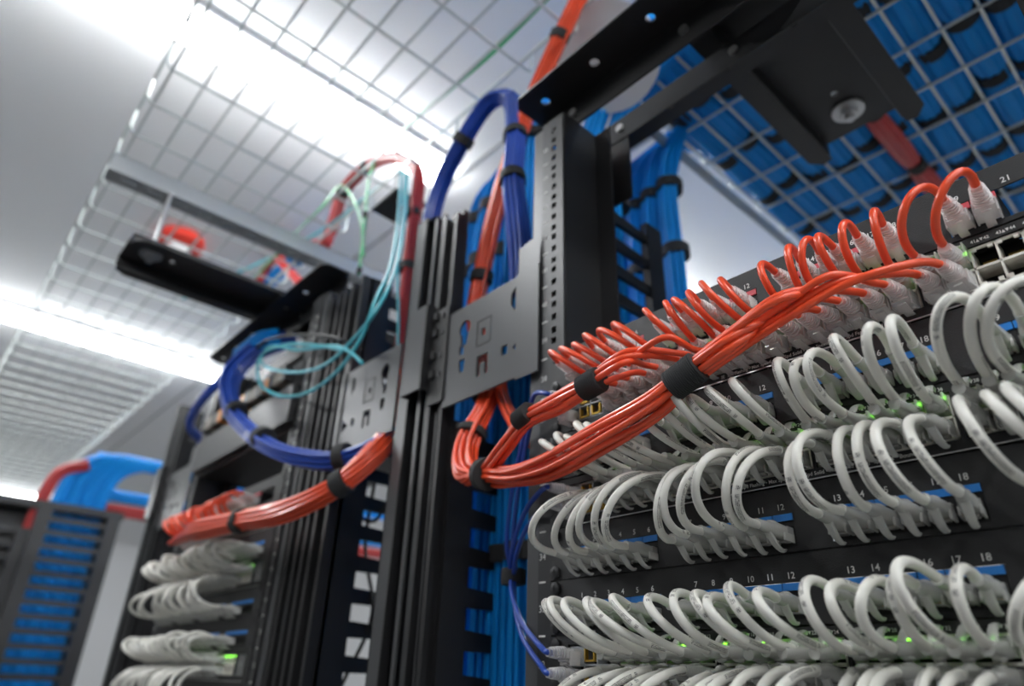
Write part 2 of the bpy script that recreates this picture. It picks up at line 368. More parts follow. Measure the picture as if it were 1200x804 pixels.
def make_manager(label):                                  # twin column post between racks with side plates, fins and trough
    o = Vector((-.675, 0, 0)); r = empty('cable_manager', o, label, 'cable manager', None)
    def fin(x): x.location = -o; return x
    H = 2.135
    b = MB()                                             # left column: silver face, dark recess, thin ridge
    b.box(-.736, -.712, 0, .003, 0, H, 1).box(-.736, -.734, 0, .07, 0, H, 0).box(-.712, -.710, 0, .03, 0, H, 0).box(-.712, -.690, .027, .03, 0, H, 0)
    b.box(-.692, -.684, .002, .005, 0, H - .01, 1).box(-.692, -.690, .002, .03, 0, H - .01, 0)
    b.add([(-.736, -.001, H), (-.684, -.001, H - .012), (-.684, .03, H - .012), (-.736, .03, H)], [(0, 1, 2, 3)], 1)
    fin(b.build('column_channel', [M['black'], M['satin']], r, smooth=False))
    b = MB()                                             # right column: black, set beside it
    b.box(-.668, -.660, .0, .003, 0, H - .02, 1).box(-.660, -.634, .010, .013, 0, H - .03, 0).box(-.660, -.658, .0, .013, 0, H - .03, 0)
    b.box(-.650, -.647, .004, .011, 0, 1.80, 1).box(-.641, -.634, .002, .012, 0, H - .03, 0).box(-.668, -.634, .013, .022, 0, H - .02, 0)
    fin(b.build('column_channel', M_ := [M['black'], M['graphite']], r, smooth=False))
    fin(MB().box(-.684, -.668, .012, .03, 0, H - .03).build('centre_spine', M['black'], r, smooth=False))
    b = MB(); b.box(-.706, -.664, -.016, -.013, 1.832, 1.955, 1).box(-.706, -.704, -.016, .0, 1.832, 1.955, 1).box(-.664, -.661, -.016, .0, 1.832, 1.955, 0).box(-.661, -.628, -.004, -.001, 1.81, 1.945, 0)
    for z in (1.845, 1.872, 1.905, 1.93): b.box(-.656, -.648, -.008, -.004, z, z + .010, 0).box(-.640, -.636, -.006, -.004, z, z + .006, 1)
    fin(b.build('clasp_box', [M['black'], M['satin']], r, smooth=False))
    b = MB()                                             # dark ridged side column next to the farther rack
    b.box(-1.012, -.895, .020, .024, 0, 2.12, 0)
    for xa in (-1.012, -.985, -.962, -.938, -.905): b.box(xa, xa + .008, .004, .020, 0, 2.12, 0 if xa in (-.985, -.938) else 1)
    b.box(-1.012, -1.010, .02, .10, 0, 2.12, 0).box(-.897, -.895, .02, .06, 0, 2.12, 0)
    fin(b.build('side_column', [M['black'], M['black']], r, smooth=False))
    # plates with cut-outs
    zt, zb = 1.930, 1.800
    def keyhole(x, z): return [(x + .008 * math.cos(a), z + .008 * math.sin(a)) for a in [(-60 + 300 * k / 14) / 180 * PI for k in range(15)]] + [(x - .003, z - .03), (x + .003, z - .03)]
    def kh(x, z):
        pts = [(x + .011 * math.cos(a), z + .011 * math.sin(a)) for a in [math.radians(-50 + 280 * k / 14) for k in range(15)]]
        return pts + [(x - .005, z - .024), (x + .005, z - .024)]
    for s in (1, -1):
        xm = (lambda x: x) if s == 1 else (lambda x: -1.37 - x)
        outer = [(xm(-.63), zb), (xm(-.478), zb), (xm(-.478), zt), (xm(-.63), zt)]
        hs = [kh(xm(-.594), 1.898), rect(*sorted((xm(-.602), xm(-.594))), 1.862, 1.858 + .016),
              [(xm(-.600), 1.838), (xm(-.592), 1.838), (xm(-.590), 1.855), (xm(-.602), 1.855)],
              rect(*sorted((xm(-.560), xm(-.553))), 1.874, 1.884),
              [(xm(-.566), 1.822), (xm(-.560), 1.822), (xm(-.560), 1.838), (xm(-.552), 1.838), (xm(-.552), 1.822), (xm(-.546), 1.822), (xm(-.546), 1.848), (xm(-.566), 1.848)],
              rect(*sorted((xm(-.522), xm(-.512))), 1.834, 1.846),
              [(xm(-.504), 1.838), (xm(-.486), 1.829), (xm(-.486), 1.850)],
              [(xm(-.508), 1.895), (xm(-.500), 1.885), (xm(-.500), 1.918), (xm(-.508), 1.910)]]
        pl = fin(plate('side_plate' if s == 1 else 'outer_plate', [outer] + hs, .003, M['satin'], r, 'y', .0))
        g = MB(); x0, x1 = sorted((xm(-.568), xm(-.543)))
        for a in (x0, x1): g.box(a - .0005, a + .0005, -.0022, -.0014, 1.862, 1.896)
        for z in (1.862, 1.896): g.box(x0, x1, -.0022, -.0014, z - .0005, z + .0005)
        g.build('knockout_outline', M['black'], pl, smooth=False)
        x0, x1 = sorted((xm(-.4945), xm(-.459)))
        if s < 0: x0, x1 = xm(-.4780), xm(-.4700)
        x0, x1 = sorted((x0, x1))
        e = MB(); e.add([(x0, -.003, 1.93), (x1, -.003, 1.93), (x1, -.003, 1.972), (x0, -.003, 1.966)], [(0, 1, 2, 3)])
        e.box(x0, x1, -.0045, -.003, 1.795, 1.93)
        e.build('end_flange', M['satin'], pl, smooth=False)
    # fins
    for xf, ya, yb, lo in ((-.632, .045, .15, 1.0), (-.484, .10, .245, 1.2), (-.915, .06, .20, 1.2)):
        b = MB(); z = lo; HT = 1.80 if xf == -.632 else H
        while z < HT - .03:
            b.add([(xf - .003, ya, z), (xf + .003, ya, z), (xf + .003, yb, z), (xf - .003, yb, z), (xf - .003, ya, z + .022), (xf + .003, ya, z + .022), (xf + .003, yb - .006, z + .014), (xf - .003, yb - .006, z + .014)],
                  [(0, 1, 2, 3), (4, 7, 6, 5), (0, 4, 5, 1), (1, 5, 6, 2), (2, 6, 7, 3), (3, 7, 4, 0)]); z += U
        b.box(xf - .006, xf + .006, yb - .01, yb + .025, 0, HT - .01)
        b.box(xf - .004, xf + .004, ya - (.028 if xf == -.632 else .01), ya + .008, 0, HT - .01)
        fin(b.build('outer_fin_row' if xf == -.915 else 'fin_row', M['black'], r, smooth=False))
    return r
man = make_manager('tall twin column cable manager with grey cut out plate beside the near rack')

# ------------------------------------------------------------------ patch panels
SEGS = [(0, 6), (6, 12), (12, 18), (18, 24)]
def make_panel(k, tabm, label, opened=()):
    z0 = base(k); o = Vector((-.2, 0, z0)); r = empty('patch_bay', o, label, 'patch panel', None)
    x0, x1 = -.4415, .0415
    outer = [(x0, z0 + .0006), (x1, z0 + .0006), (x1, z0 + U - .0006), (x0, z0 + U - .0006)]
    wins = [rect(XP(a + 1) - .0078, XP(b) + .0078, z0 + .004, z0 + .0262) for a, b in SEGS]
    nh = [[(x + .0045 * math.cos(t), z + .0028 * math.sin(t)) for t in [2 * PI * j / 12 for j in range(12)]] for x in (x0 + .007, x1 - .007) for z in (z0 + .0066, z0 + .0378)]
    f = plate('faceplate', [outer] + wins + nh, .0016, M['black2'], r, 'y', -.0008); f.location = -o
    MB().box(x0 + .012, x1 - .012, 0, .022, z0 + .0001, z0 + .0012).build('bottom_leak_blocker', M['black2'], r, origin=o, smooth=False)  # strip added to stop light leaking through the seam under the panel
    MB().box(x0 + .012, x1 - .012, 0, .022, z0 + U - .0012, z0 + U - .0001).build('top_leak_blocker', M['black2'], r, origin=o, smooth=False)  # added likewise against light leaking in above the panel
    for n in range(1, 25): MB().add(*text_verts(str(n), .0058, XP(n), z0 + .0302, -.0019, bold=.00006)).build('port_number', M['ink'], r, origin=o, smooth=False)
    # jack modules: dark housing with a hollow port and a coloured icon tab
    jm = MB()
    for n in (0,):
        jm.box(-.0072, -.0058, .0002, .030, .0015, .0262).box(.0058, .0072, .0002, .030, .0015, .0262)
        jm.box(-.0058, .0058, .0002, .030, .0015, .0075).box(-.0058, .0058, .0002, .03, .0175, .0215)
        jm.box(-.0058, .0058, .012, .030, .0075, .0175)
        jm.box(-.0036, .0036, .001, .012, .0055, .0076)
    tb = MB().box(-.0069, .0069, -.0012, .004, .0213, .0258)
    J = T = None
    for n in range(1, 25):
        if n in opened: continue
        lc = Vector((XP(n), 0, z0)) - o
        if J is None:
            J = jm.build('jack', M['darkvoid'], r, lc, smooth=False); T = tb.build('icon_tab', tabm, J, smooth=False); 
        else:
            j = J.copy(); COL.objects.link(j); j.parent = r; j.location = lc
            t_ = T.copy(); COL.objects.link(t_); t_.parent = j
    sc = MB()
    sc.rings([[(q * math.cos(a), y, q * math.sin(a)) for a in [2 * PI * j / 16 for j in range(16)]] for q, y in ((.0052, -.0016), (.0055, -.003), (.0050, -.0042), (.003, -.0048))])
    sc.box(-.0026, .0026, -.0052, -.0046, -.0005, .0005, 1).box(-.0005, .0005, -.0052, -.0046, -.0026, .0026, 1)  # dark raised cross imitates the shade inside the screw's drive recess
    S = None
    for x in (x0 + .007, x1 - .007):
        for z in (.0066, .0378):
            lc = Vector((x, 0, z0 + z)) - o
            if S is None: S = sc.build('screw', [M['graphite'], M['darkvoid']], r, lc)
            else: s_ = S.copy(); COL.objects.link(s_); s_.parent = r; s_.location = lc
    return r
panels = {
    6: make_panel(6, M['red_tab'], 'topmost black patch panel, with red tabs and orange red cords', opened=(21, 22, 23, 24)),
    4: make_panel(4, M['blue_tab'], 'black patch panel with blue tabs between the two upper switches'),
    2: make_panel(2, M['blue_tab'], 'black patch panel just under the middle switch, cords looping upward'),
    1: make_panel(1, M['blue_tab'], 'lower black patch panel with blue tabs whose row of numbers 1 to 18 shows clearly'),
    -1: make_panel(-1, M['blue_tab'], 'black patch panel at the bottom edge, below the lowest switch'),
}

# ------------------------------------------------------------------ switches
def make_switch(k, label, top_plugged=24):
    z0 = base(k); o = Vector((-.2, 0, z0)); r = empty('network_switch', o, label, 'network switch', None)
    x0, x1 = -.4415, .0415
    wins = [rect(-.368 + i * .0893 - .0008, -.368 + i * .0893 + .0862, z0 + .0078, z0 + .0376) for i in range(4)] + [rect(-.421, -.3745, z0 + .0078, z0 + .0376), rect(-.008, .022, z0 + .0078, z0 + .0376)]
    f = plate('faceplate', [rect(x0, x1, z0 + .0008, z0 + U - .0008)] + wins, .0016, M['black2'], r, 'y', -.0008); f.location = -o
    MB().box(-.422, .024, .023, .15, z0 + .0001, z0 + U - .0001).build('chassis', M['black'], r, origin=o, smooth=False)
    MB().box(x0 + .03, x1 - .02, -.0028, -.0016, z0 + .0004, z0 + .0012).build('edge_highlight', M['steel'], r, origin=o, smooth=False)  # bright strip drawn along the bottom edge in place of its highlight
    # port blocks
    bm = MB(); W = .0854
    bm.box(0, W, .0, .002, .0084, .0096).box(0, W, 0, .018, .0215, .0232).box(0, W, 0, .002, .0358, .0372)
    bm.box(0, .0013, 0, .018, .0084, .0372).box(W - .0013, W, 0, .018, .0084, .0372)
    for j in range(1, 6): bm.box(j * .01397 + .0008, j * .01397 + .0020, 0, .018, .0084, .0372)
    for j in range(6):
        xa = j * .01397 + .002
        bm.box(xa, xa + .0028, -.0006, .001, .0090, .0118).box(xa + .009, xa + .0118, -.0006, .001, .0090, .0118)
        bm.box(xa, xa + .0028, -.0006, .001, .0340, .0360).box(xa + .009, xa + .0118, -.0006, .001, .0340, .0360)
    bm.box(0, W, .016, .018, .0084, .0372, 1)
    for j in range(6):
        for i in range(8):
            for zz in (.0125, .0300): bm.box(j * .01397 + .0043 + i * .001, j * .01397 + .0048 + i * .001, .012, .0145, zz, zz + .0012, 2)
    B = None
    for i in range(4):
        lc = Vector((-.368 + i * .0893, 0, z0)) - o
        if B is None: B = bm.build('port_block', [M['cream'], M['darkvoid'], M['gold']], r, lc, smooth=False)
        else: b = B.copy(); COL.objects.link(b); b.parent = r; b.location = lc
    L = None; lm = MB().cbox(-.0012, .0012, -.0008, .001, -.0009, .0009, .0003)
    rr = random.Random(k)
    for c in range(24):
        for sx in (-.0042, .0042):
            if rr.random() < .25 or (k == 5 and c >= 20): continue
            lc = Vector((XS(c) + sx, -.0005, z0 + .0346)) - o
            if L is None: L = lm.build('status_light', M['led'], r, lc)
            else: l_ = L.copy(); COL.objects.link(l_); l_.parent = r; l_.location = lc
    t = MB(); y = -.0019
    def tri(x, z, up):
        h = .0011 if up else -.0011
        t.add([(x - .001, y, z - h), (x + .001, y, z - h), (x, y, z + h)], [(0, 1, 2)])
    for c in range(24):
        zt = z0 + .0400
        t.add(*text_verts(str(2 * c + 1), .0031, XS(c) - .0032, zt, y, bold=.00005)); tri(XS(c) - .0008, zt, True)
        t.add(*text_verts(str(2 * c + 2), .0031, XS(c) + .0040, zt, y, bold=.00005)); tri(XS(c) + .0013, zt, False)
    for i in (0, 2):
        xa = -.368 + i * .0893 + .03 if i else -.25
    def frame(x, z, s): 
        t.box(x - s, x + s, y, y + .0001, z + s - .0003, z + s).box(x - s, x + s, y, y + .0001, z - s, z - s + .0003).box(x - s, x - s + .0003, y, y + .0001, z - s, z + s).box(x + s - .0003, x + s, y, y + .0001, z - s, z + s)
        t.box(x - s * .4, x + s * .4, y, y + .0001, z - s * .4, z + s * .4)
    frame(-.2505, z0 + .0044, .0014)
    t.add(*text_verts('Spd Flashing • Max Speed', .0036, -.2465, z0 + .0044, y, 'LEFT', .00006))
    t.add(*text_verts('Spd Solid • Max Speed', .0036, -.199, z0 + .0044, y, 'LEFT', .00006))
    frame(-.158, z0 + .0044, .0014)
    t.add(*text_verts('Spd Fast • Bound', .0036, -.154, z0 + .0044, y, 'LEFT', .00006))
    t.build('printed_text', M['ink'], r, origin=o, smooth=False)
    # management jacks at the left end
    g = MB()
    g.box(-.4205, -.4060, .0, .002, .0220, .0375).box(-.4205, -.3750, .012, .016, .008, .0375, 1)
    g.box(-.4205, -.3750, 0, .012, .0215, .0228)
    for xa in (-.4205, -.4055, -.3915, -.3765): g.box(xa, xa + .0012, 0, .012, .0084, .0372)
    g.box(-.4205, -.3750, 0, .004, .0084, .0096).box(-.4205, -.3750, 0, .004, .036, .0372)
    mg = g.build('management_jacks', [M['galv'], M['darkvoid']], r, Vector((0, 0, z0)) - o, smooth=False)
    g = MB()
    for xa, zz in ((-.404, .010), (-.404, .0245), (-.3895, .010)):
        g.box(xa, xa + .0105, -.0008, .003, zz, zz + .0014).box(xa, xa + .0013, -.0008, .003, zz, zz + .0095).box(xa + .0095, xa + .0108, -.0008, .003, zz, zz + .0095)
    g.build('jack_shield', M['gold'], mg, smooth=False)
    # fibre module bays at the right end
    g = MB()
    for i in range(2):
        for zz in (.0085, .0235): g.box(-.0075 + i * .0148, .0062 + i * .0148, 0, .0015, zz + .0115, zz + .0128).box(-.0075 + i * .0148, .0062 + i * .0148, 0, .0015, zz, zz + .001).box(-.0075 + i * .0148, -.0065 + i * .0148, 0, .0015, zz, zz + .0128).box(.0052 + i * .0148, .0062 + i * .0148, 0, .0015, zz, zz + .0128)
    g.box(-.008, .022, .02, .022, .008, .0375, 1)
    g.build('module_bay', [M['galv'], M['darkvoid']], r, Vector((0, 0, z0)) - o, smooth=False)
    for x in (x0 + .0075, x1 - .0075):
        for z in (.0075, .0370):
            s = MB(); lc = Vector((x, 0, z0 + z)) - o
            s.rings([[(q * math.cos(a), yy, q * math.sin(a)) for a in [2 * PI * j / 16 for j in range(16)]] for q, yy in ((.0052, -.0016), (.0055, -.003), (.0050, -.0042), (.003, -.0048))])
            s.build('screw', M['black'], r, lc)
    return r
switches = {
    5: make_switch(5, 'upper network switch with orange red cords in both its rows of ports'),
    3: make_switch(3, 'middle network switch with green lights and white cords in both rows'),
    0: make_switch(0, 'lowest network switch with green lights, near the bottom of the frame'),
}

# ------------------------------------------------------------------ plugs, boots, cords
def boot_mesh(kind):                                      # along -Y from y=0, latch side down
    b = MB(); mi = 0
    if kind == 'white':
        secs = [(-.0035, 10.0, 8.4, 0), (-.005, 10.5, 9.2, 0), (-.010, 10.2, 9.4, .1), (-.0135, 9.2, 9.2, .2), (-.018, 8.2, 8.4, .3), (-.023, 7.4, 7.6, .2), (-.026, 7.2, 7.2, .1), (-.032, 6.8, 6.8, 0)]
        b.rings([rounded((0, y, dz / 1000), w_ / 1000, h / 1000, 14, 3.4 if y > -.014 else 2.2) for y, w_, h, dz in secs])
        # round grip on the upper side
        b.rings([rounded((0, y, .0040), w_ / 1000, h / 1000, 10, 2) for y, w_, h in ((-.010, 3, 1.5), (-.012, 6.5, 4), (-.0155, 7, 4.6), (-.019, 5, 3), (-.0205, 2.5, 1))])
        # curved latch guard sweeping down and back to the panel
        path = spline([(0, -.0205, -.0028), (0, -.0165, -.0062), (0, -.0125, -.0096), (0, -.0085, -.0114), (0, -.0045, -.0120), (0, -.0030, -.0110)], 4)
        rs = []
        for i, p_ in enumerate(path):
            t = i / (len(path) - 1); w_ = .0060 - .0022 * t; h = .0032 - .0014 * t
            tn = (path[min(i + 1, len(path) - 1)] - path[max(i - 1, 0)]).normalized(); up = Vector((0, -tn.z, tn.y))
            rs.append([p_ + Vector((math.cos(a) * w_ / 2, 0, 0)) + up * (math.sin(a) * h / 2) for a in [2 * PI * j / 8 for j in range(8)]])
        b.rings(rs)
        # side ears
        for sx in (-1, 1): b.cbox(sx * .0052 - .0008, sx * .0052 + .0008, -.010, .001, -.0065, -.001, .0004)
        return b
    if kind == 'clear':
        b.rings([rounded((0, y, dz / 1000), w_ / 1000, h / 1000, 14, 3) for y, w_, h, dz in [(-.002, 10.6, 8.2, 0), (-.007, 11.2, 9.0, 0), (-.0105, 11.6, 9.6, 0), (-.013, 10.0, 8.8, .2), (-.020, 8.2, 7.8, .3), (-.026, 7.2, 7.0, .1), (-.029, 6.6, 6.6, 0)]])
        for i in range(6):                                # strain relief ribs
            y = -.0142 - i * .0023; w_ = .0109 - i * .00062
            b.rings([rounded((0, yy, .0002), w_ + d, .0096 - i * .00045 + d, 14, 2.4) for yy, d in ((y + .0005, 0), (y + .0003, .0011), (y - .0003, .0011), (y - .0005, 0))])
        # flared skirt and clear latch tab below
        b.rings([rounded((0, y, z), w_, h, 8, 4) for y, z, w_, h in ((-.014, -.0052, .0115, .0012), (-.008, -.0078, .0128, .0012), (-.003, -.0086, .0120, .0010))])
        b.rings([rounded((0, y, z), .0056, .0011, 8, 4) for y, z in ((-.012, -.0074), (-.004, -.0108), (.001, -.0112))])
        for sx in (-1, 1): b.cbox(sx * .0062 - .0006, sx * .0062 + .0006, -.0115, -.001, -.0088, .002, .0003)
        return b
def plug_mesh():
    b = MB(); b.cbox(-.0056, .0056, -.006, .0105, -.0038, .0038, .0005)
    for i in range(8): b.box(-.0040 + i * .00112, -.0036 + i * .00112, .006, .0107, -.0036, -.0010, 1)
    b.cbox(-.003, .003, -.004, .009, -.0060, -.0045, .0004)
    return b
t_ = boot_mesh('white').build('boot', M['boot']); ME_WB = t_.data; D.objects.remove(t_)
t_ = boot_mesh('clear').build('boot', M['clear']); ME_CB = t_.data; D.objects.remove(t_)
t_ = plug_mesh().build('plug', [M['clear_plug'], M['gold']]); ME_PL = t_.data; D.objects.remove(t_)
UP = Matrix.Rotation(PI, 4, 'Y')
def end(root, pos, kind, up, dr=(0, 0, 0)):
    b = ob('boot', ME_WB if kind == 'white' else ME_CB, root); b.location = Vector(pos) - root.location
    b.rotation_euler = (dr[0], (PI if up else 0) + dr[1], dr[2])
    p_ = ob('plug', ME_PL, b)
    return b
def axis(dr):                                             # direction in which a boot points out
    from mathutils import Euler
    return Euler(dr).to_matrix() @ Vector((0, -1, 0))
def loop_cord(a, b, kind, label, group, m_, r, ua, ub, depth, rise, per=9, seg=12, sag=0, ext=None):
    root = empty('patch_cable', Vector(a), label, 'patch cord', group)
    L = .027
    da = (RNG.uniform(-.15, -.04) , 0, RNG.uniform(-.10, .10)); db = (RNG.uniform(-.08, .04), 0, RNG.uniform(-.1, .1))
    end(root, a, kind, ua, da); end(root, b, kind, ub, db)
    A = Vector(a); B = Vector(b); va = axis(da); vb = axis(db)
    A1 = A + va * L; B1 = B + vb * L
    h = (depth - L) / .75; up_s = 1 if a[2] > b[2] else -1
    H1 = A1 + va * h * RNG.uniform(.85, 1.05) + Vector((RNG.uniform(-.004, .004), 0, up_s * rise)); H2 = B1 + vb * h * RNG.uniform(.95, 1.2) + Vector((RNG.uniform(-.004, .004), 0, up_s * (rise * .3)))
    P = [A + va * .003, A + va * .012] + [A1 * (1 - t) ** 3 + H1 * 3 * t * (1 - t) ** 2 + H2 * 3 * t * t * (1 - t) + B1 * t ** 3 for t in [k / 10 for k in range(11)]] + [B + vb * .012, B + vb * .003]
    cable_mesh('cable', spline(P, 2), r, m_, root, seg, origin=root.location)
    return root

white = {}
def wrow(kp, ks, up_end, rowname, depth):
    zp = base(kp) + ZPP; zs = base(ks) + (ZT if up_end else ZB)
    for n in range(1, 25):
        if kp in (2, 1, -1) and n > 21: continue
        xs = XS(n - 1)
        big = RNG.uniform(-.005, .008)
        dep = depth + big
        if kp == 4 and n >= 19: dep += .004
        a = (XP(n), 0, zp); b = (xs, 0, zs)
        white[(kp, n)] = loop_cord(a, b, 'white', 'white cable in port %s of the %s' % (word(n), rowname), 'white patch cords', M['white_cable'], .0029, False, up_end, dep, RNG.uniform(.006, .016))
wrow(4, 3, True, 'blue-tabbed panel above the middle switch', .068)
wrow(2, 3, False, 'panel directly under the middle switch', .065)
wrow(1, 0, True, 'lower panel with clear numbers', .066)
wrow(-1, 0, False, 'patch panel at the bottom edge', .068)
red = {}
for n in range(1, 21):
    a = (XP(n), 0, base(6) + ZPP); b = (XS(n - 1), 0, base(5) + ZT)
    red[n] = loop_cord(a, b, 'clear', 'orange red cable looping down from port %s of the top patch panel' % word(n), 'orange red patch cords of the top panel', M['red_cable'], .0026, False, True, .050 + RNG.uniform(-.003, .005), RNG.uniform(.008, .016))

# ------------------------------------------------------------------ bundles of cords
def hexoff(n, d):
    pts = [(0, 0)]; k = 1
    while len(pts) < n:
        for i in range(6):
            for j in range(k):
                a0 = PI / 3 * i; a1 = PI / 3 * (i + 2)
                pts.append((k * d * math.cos(a0) + j * d * math.cos(a1), k * d * math.sin(a0) + j * d * math.sin(a1)))
        k += 1
    return pts[:n]
def bundle_paths(stations, n, d, twist=0.0, per=8, loose=None, seed=1):
    """n cable centre lines through the stations; loose[i] scales the packing at station i"""
    S = [Vector(s) for s in stations]; fr = frames(S); off = hexoff(n, d); rr = random.Random(seed); out = []
    for k in range(n):
        P = []
        for i, s in enumerate(S):
            t, a, b = fr[i]; q = (loose[i] if loose else 1.0); th = twist * i
            u = off[k][0] * math.cos(th) - off[k][1] * math.sin(th); v = off[k][0] * math.sin(th) + off[k][1] * math.cos(th)
            j = (q - 1) * d * .9
            P.append(s + a * (u * q + rr.uniform(-j, j)) + b * (v * q + rr.uniform(-j, j)))
        out.append(P)
    return out
def strap(path2, r, wd, label, group=None, nm='velcro_strap', ribs=True, cat='cable strap', flat=1.0):
    p_, dr = Vector(path2[0]), Vector(path2[1]).normalized()
    a = dr.orthogonal().normalized(); b = dr.cross(a)
    rs = []; N = max(int(wd / .0005), 6) if ribs else 6
    for i in range(N + 1):
        s = (i / N - .5) * wd; q = r + (.00035 * math.cos(i * PI * 2 / 3) if ribs else 0)
        if i in (0, N): q = r - .0008
        rs.append([p_ + dr * s + a * (math.cos(t) * q) + b * (math.sin(t) * q * flat) for t in [2 * PI * j / 28 for j in range(28)]])
    mb = MB().rings(rs)
    # overlapping tail
    rs = []
    for i in range(8):
        t0 = -.5 + i * .14; q = r + .0008
        c = p_ + a * (math.cos(t0) * q) + b * (math.sin(t0) * q * flat); o_ = (a * math.cos(t0) + b * math.sin(t0))
        rs.append([c - dr * wd * .46 - o_ * .0004, c + dr * wd * .46 - o_ * .0004, c + dr * wd * .46 + o_ * .0008, c - dr * wd * .46 + o_ * .0008])
    mb.rings(rs)
    o = mb.build(nm, M['velcro'], origin=p_); o.location = p_
    return tag(o, label, cat, group)
A_ = lambda px, py, y: at(px, py, y=y)
# group A: switch columns 0..8 through the first clamp; group B: columns 9..19 through the second
clA, clB = A_(693, 450, -.062), A_(803, 441, -.075)
SA = [A_(780, 403, -.062), A_(738, 424, -.062), clA, A_(655, 473, -.062), A_(617, 493, -.058), A_(593, 522, -.05), A_(567, 555, -.034)]
SB = [A_(1085, 300, -.055), A_(1030, 308, -.062), A_(975, 328, -.068), A_(925, 356, -.072), A_(862, 397, -.075), clB, A_(765, 472, -.078), A_(700, 512, -.076), A_(640, 545, -.062), A_(600, 556, -.048), A_(567, 556, -.034)]
ST = [A_(548, 556, -.022), A_(545, 530, -.008), A_(553, 508, .0), A_(564, 487, .012), A_(572, 462, .024), A_(566, 420, .045), A_(557, 365, .055), A_(565, 320, .06), A_(579, 255, .06), A_(594, 200, .06), A_(615, 140, .06), A_(640, 80, .06), A_(668, 20, .06), A_(690, -25, .06), A_(715, -80, .06)]
nA, nB = 9, 11
pA = bundle_paths(SA, nA, .0056, .12, loose=[.95, .95, .92, 1.15, .92, 1.1, 1.0], seed=3)
pB = bundle_paths(SB, nB, .0056, .10, loose=[.95, .95, .95, .95, .95, .90, 1.25, 1.4, 1.3, 1.1, .95], seed=5)
pT = bundle_paths(ST, nA + nB, .0052, .06, loose=[1.1, 1.2, 1.15, 1.0, 1.0] + [1.0] * (len(ST) - 5), seed=7)
for c in range(20):
    kA = c < nA
    pos = Vector((XS(c), 0, base(5) + ZB))
    root = empty('patch_cable', pos, 'orange red cable from switch port %s, run through the %s black clamp' % (word(c * 2 + 2), 'upper' if kA else 'lower'), 'patch cord', 'orange red patch cords of the bundles')
    dr = (RNG.uniform(-.1, .0), 0, RNG.uniform(-.2, -.05))
    end(root, pos, 'clear', False, dr); v = axis(dr)
    P = [pos + v * .003, pos + v * .027]
    st = (pA[c] if kA else pB[c - nA]); nx = pos + v * .036 + Vector((-.004, 0, 0)); P.append(nx)
    k0 = 0; kc = 2 if kA else 5
    while k0 < kc and st[k0].x / (st[k0].y + .4445) > nx.x / (nx.y + .4445) - .035: k0 += 1
    P += st[k0:]; P += pT[c]
    cable_mesh('cable', spline(P, 7), .0026, M['red_cable'], root, 10, origin=root.location)
strap((clA, SA[1] - SA[3]), .0108, .021, 'ribbed black clamp around the upper orange red bundle, nearer the rack edge', nm='cable_clamp', cat='cable clamp')
strap((clB, SB[4] - SB[6]), .0112, .025, 'larger ribbed black clamp around the lower orange red bundle, below the white and red plugs', nm='cable_clamp', cat='cable clamp')
strap((SA[4] + Vector((0, -.003, .003)), SA[3] - SA[5]), .0095, .020, 'small black wrap at the left end of the upper orange red bundle', nm='cable_clamp', cat='cable clamp')
strap((A_(569, 556, -.036), SB[-2] - ST[0]), .0165, .010, 'broad black velcro strap where both orange red bundles meet', ribs=False)
strap((ST[2], ST[1] - ST[3]), .0178, .009, 'black velcro strap on the orange red bundle just above its bend', ribs=False)
strap((ST[4], ST[3] - ST[5]), .0178, .009, 'black velcro strap on the orange red bundle just under the grey plate', ribs=False)
strap((A_(565, 325, .06), ST[6] - ST[8]), .0160, .016, 'black velcro strap on the orange red trunk just above the grey plate', ribs=False)
strap((A_(657, 42, .06), ST[10] - ST[12]), .0150, .014, 'black velcro strap on the orange red trunk at the mesh tray', ribs=False)

def rope(name, stations, n, d, r, m_, label, cat, group=None, twist=.05, per=6, seg=7, straps=(), sr=None, loose=None, sw=.012, part=True, seed=1):
    o0 = Vector(stations[0]); root = empty(name, o0, label, cat, group)
    paths = bundle_paths(stations, n, d, twist, loose=loose, seed=seed)
    mb = MB()
    for P in paths: mb.tube(spline(P, per), r, seg)
    mb.build('cables', m_, root, origin=o0)
    sr = sr or (d * (math.sqrt(n / PI) * 1.05 + .1) + .001)
    S = [Vector(s) for s in stations]; fr = frames(S)
    for i in straps:
        i0 = int(i); f = i - i0; p_ = S[i0].lerp(S[min(i0 + 1, len(S) - 1)], f) if f else S[i0]
        t, a, b = fr[i0]
        MB().rings([[p_ + t * s + (a * math.cos(q) + b * math.sin(q)) * (sr + e) for q in [2 * PI * j / 20 for j in range(20)]] for s, e in ((-sw / 2, -.001), (-sw / 2, .001), (sw / 2, .001), (sw / 2, -.001))]).build('strap', M['velcro'], root, origin=o0)
    return root
# branch of orange red cords passing behind the near post
rope('cable_bundle', [A_(585, 440, .03), A_(588, 462, .028), A_(600, 490, .02), A_(618, 512, .008), A_(640, 528, .03), A_(670, 535, .06)], 7, .0056, .0026, M['red_cable'], 'orange red cord branch curving behind the near rack post', 'cable bundle', twist=.1)

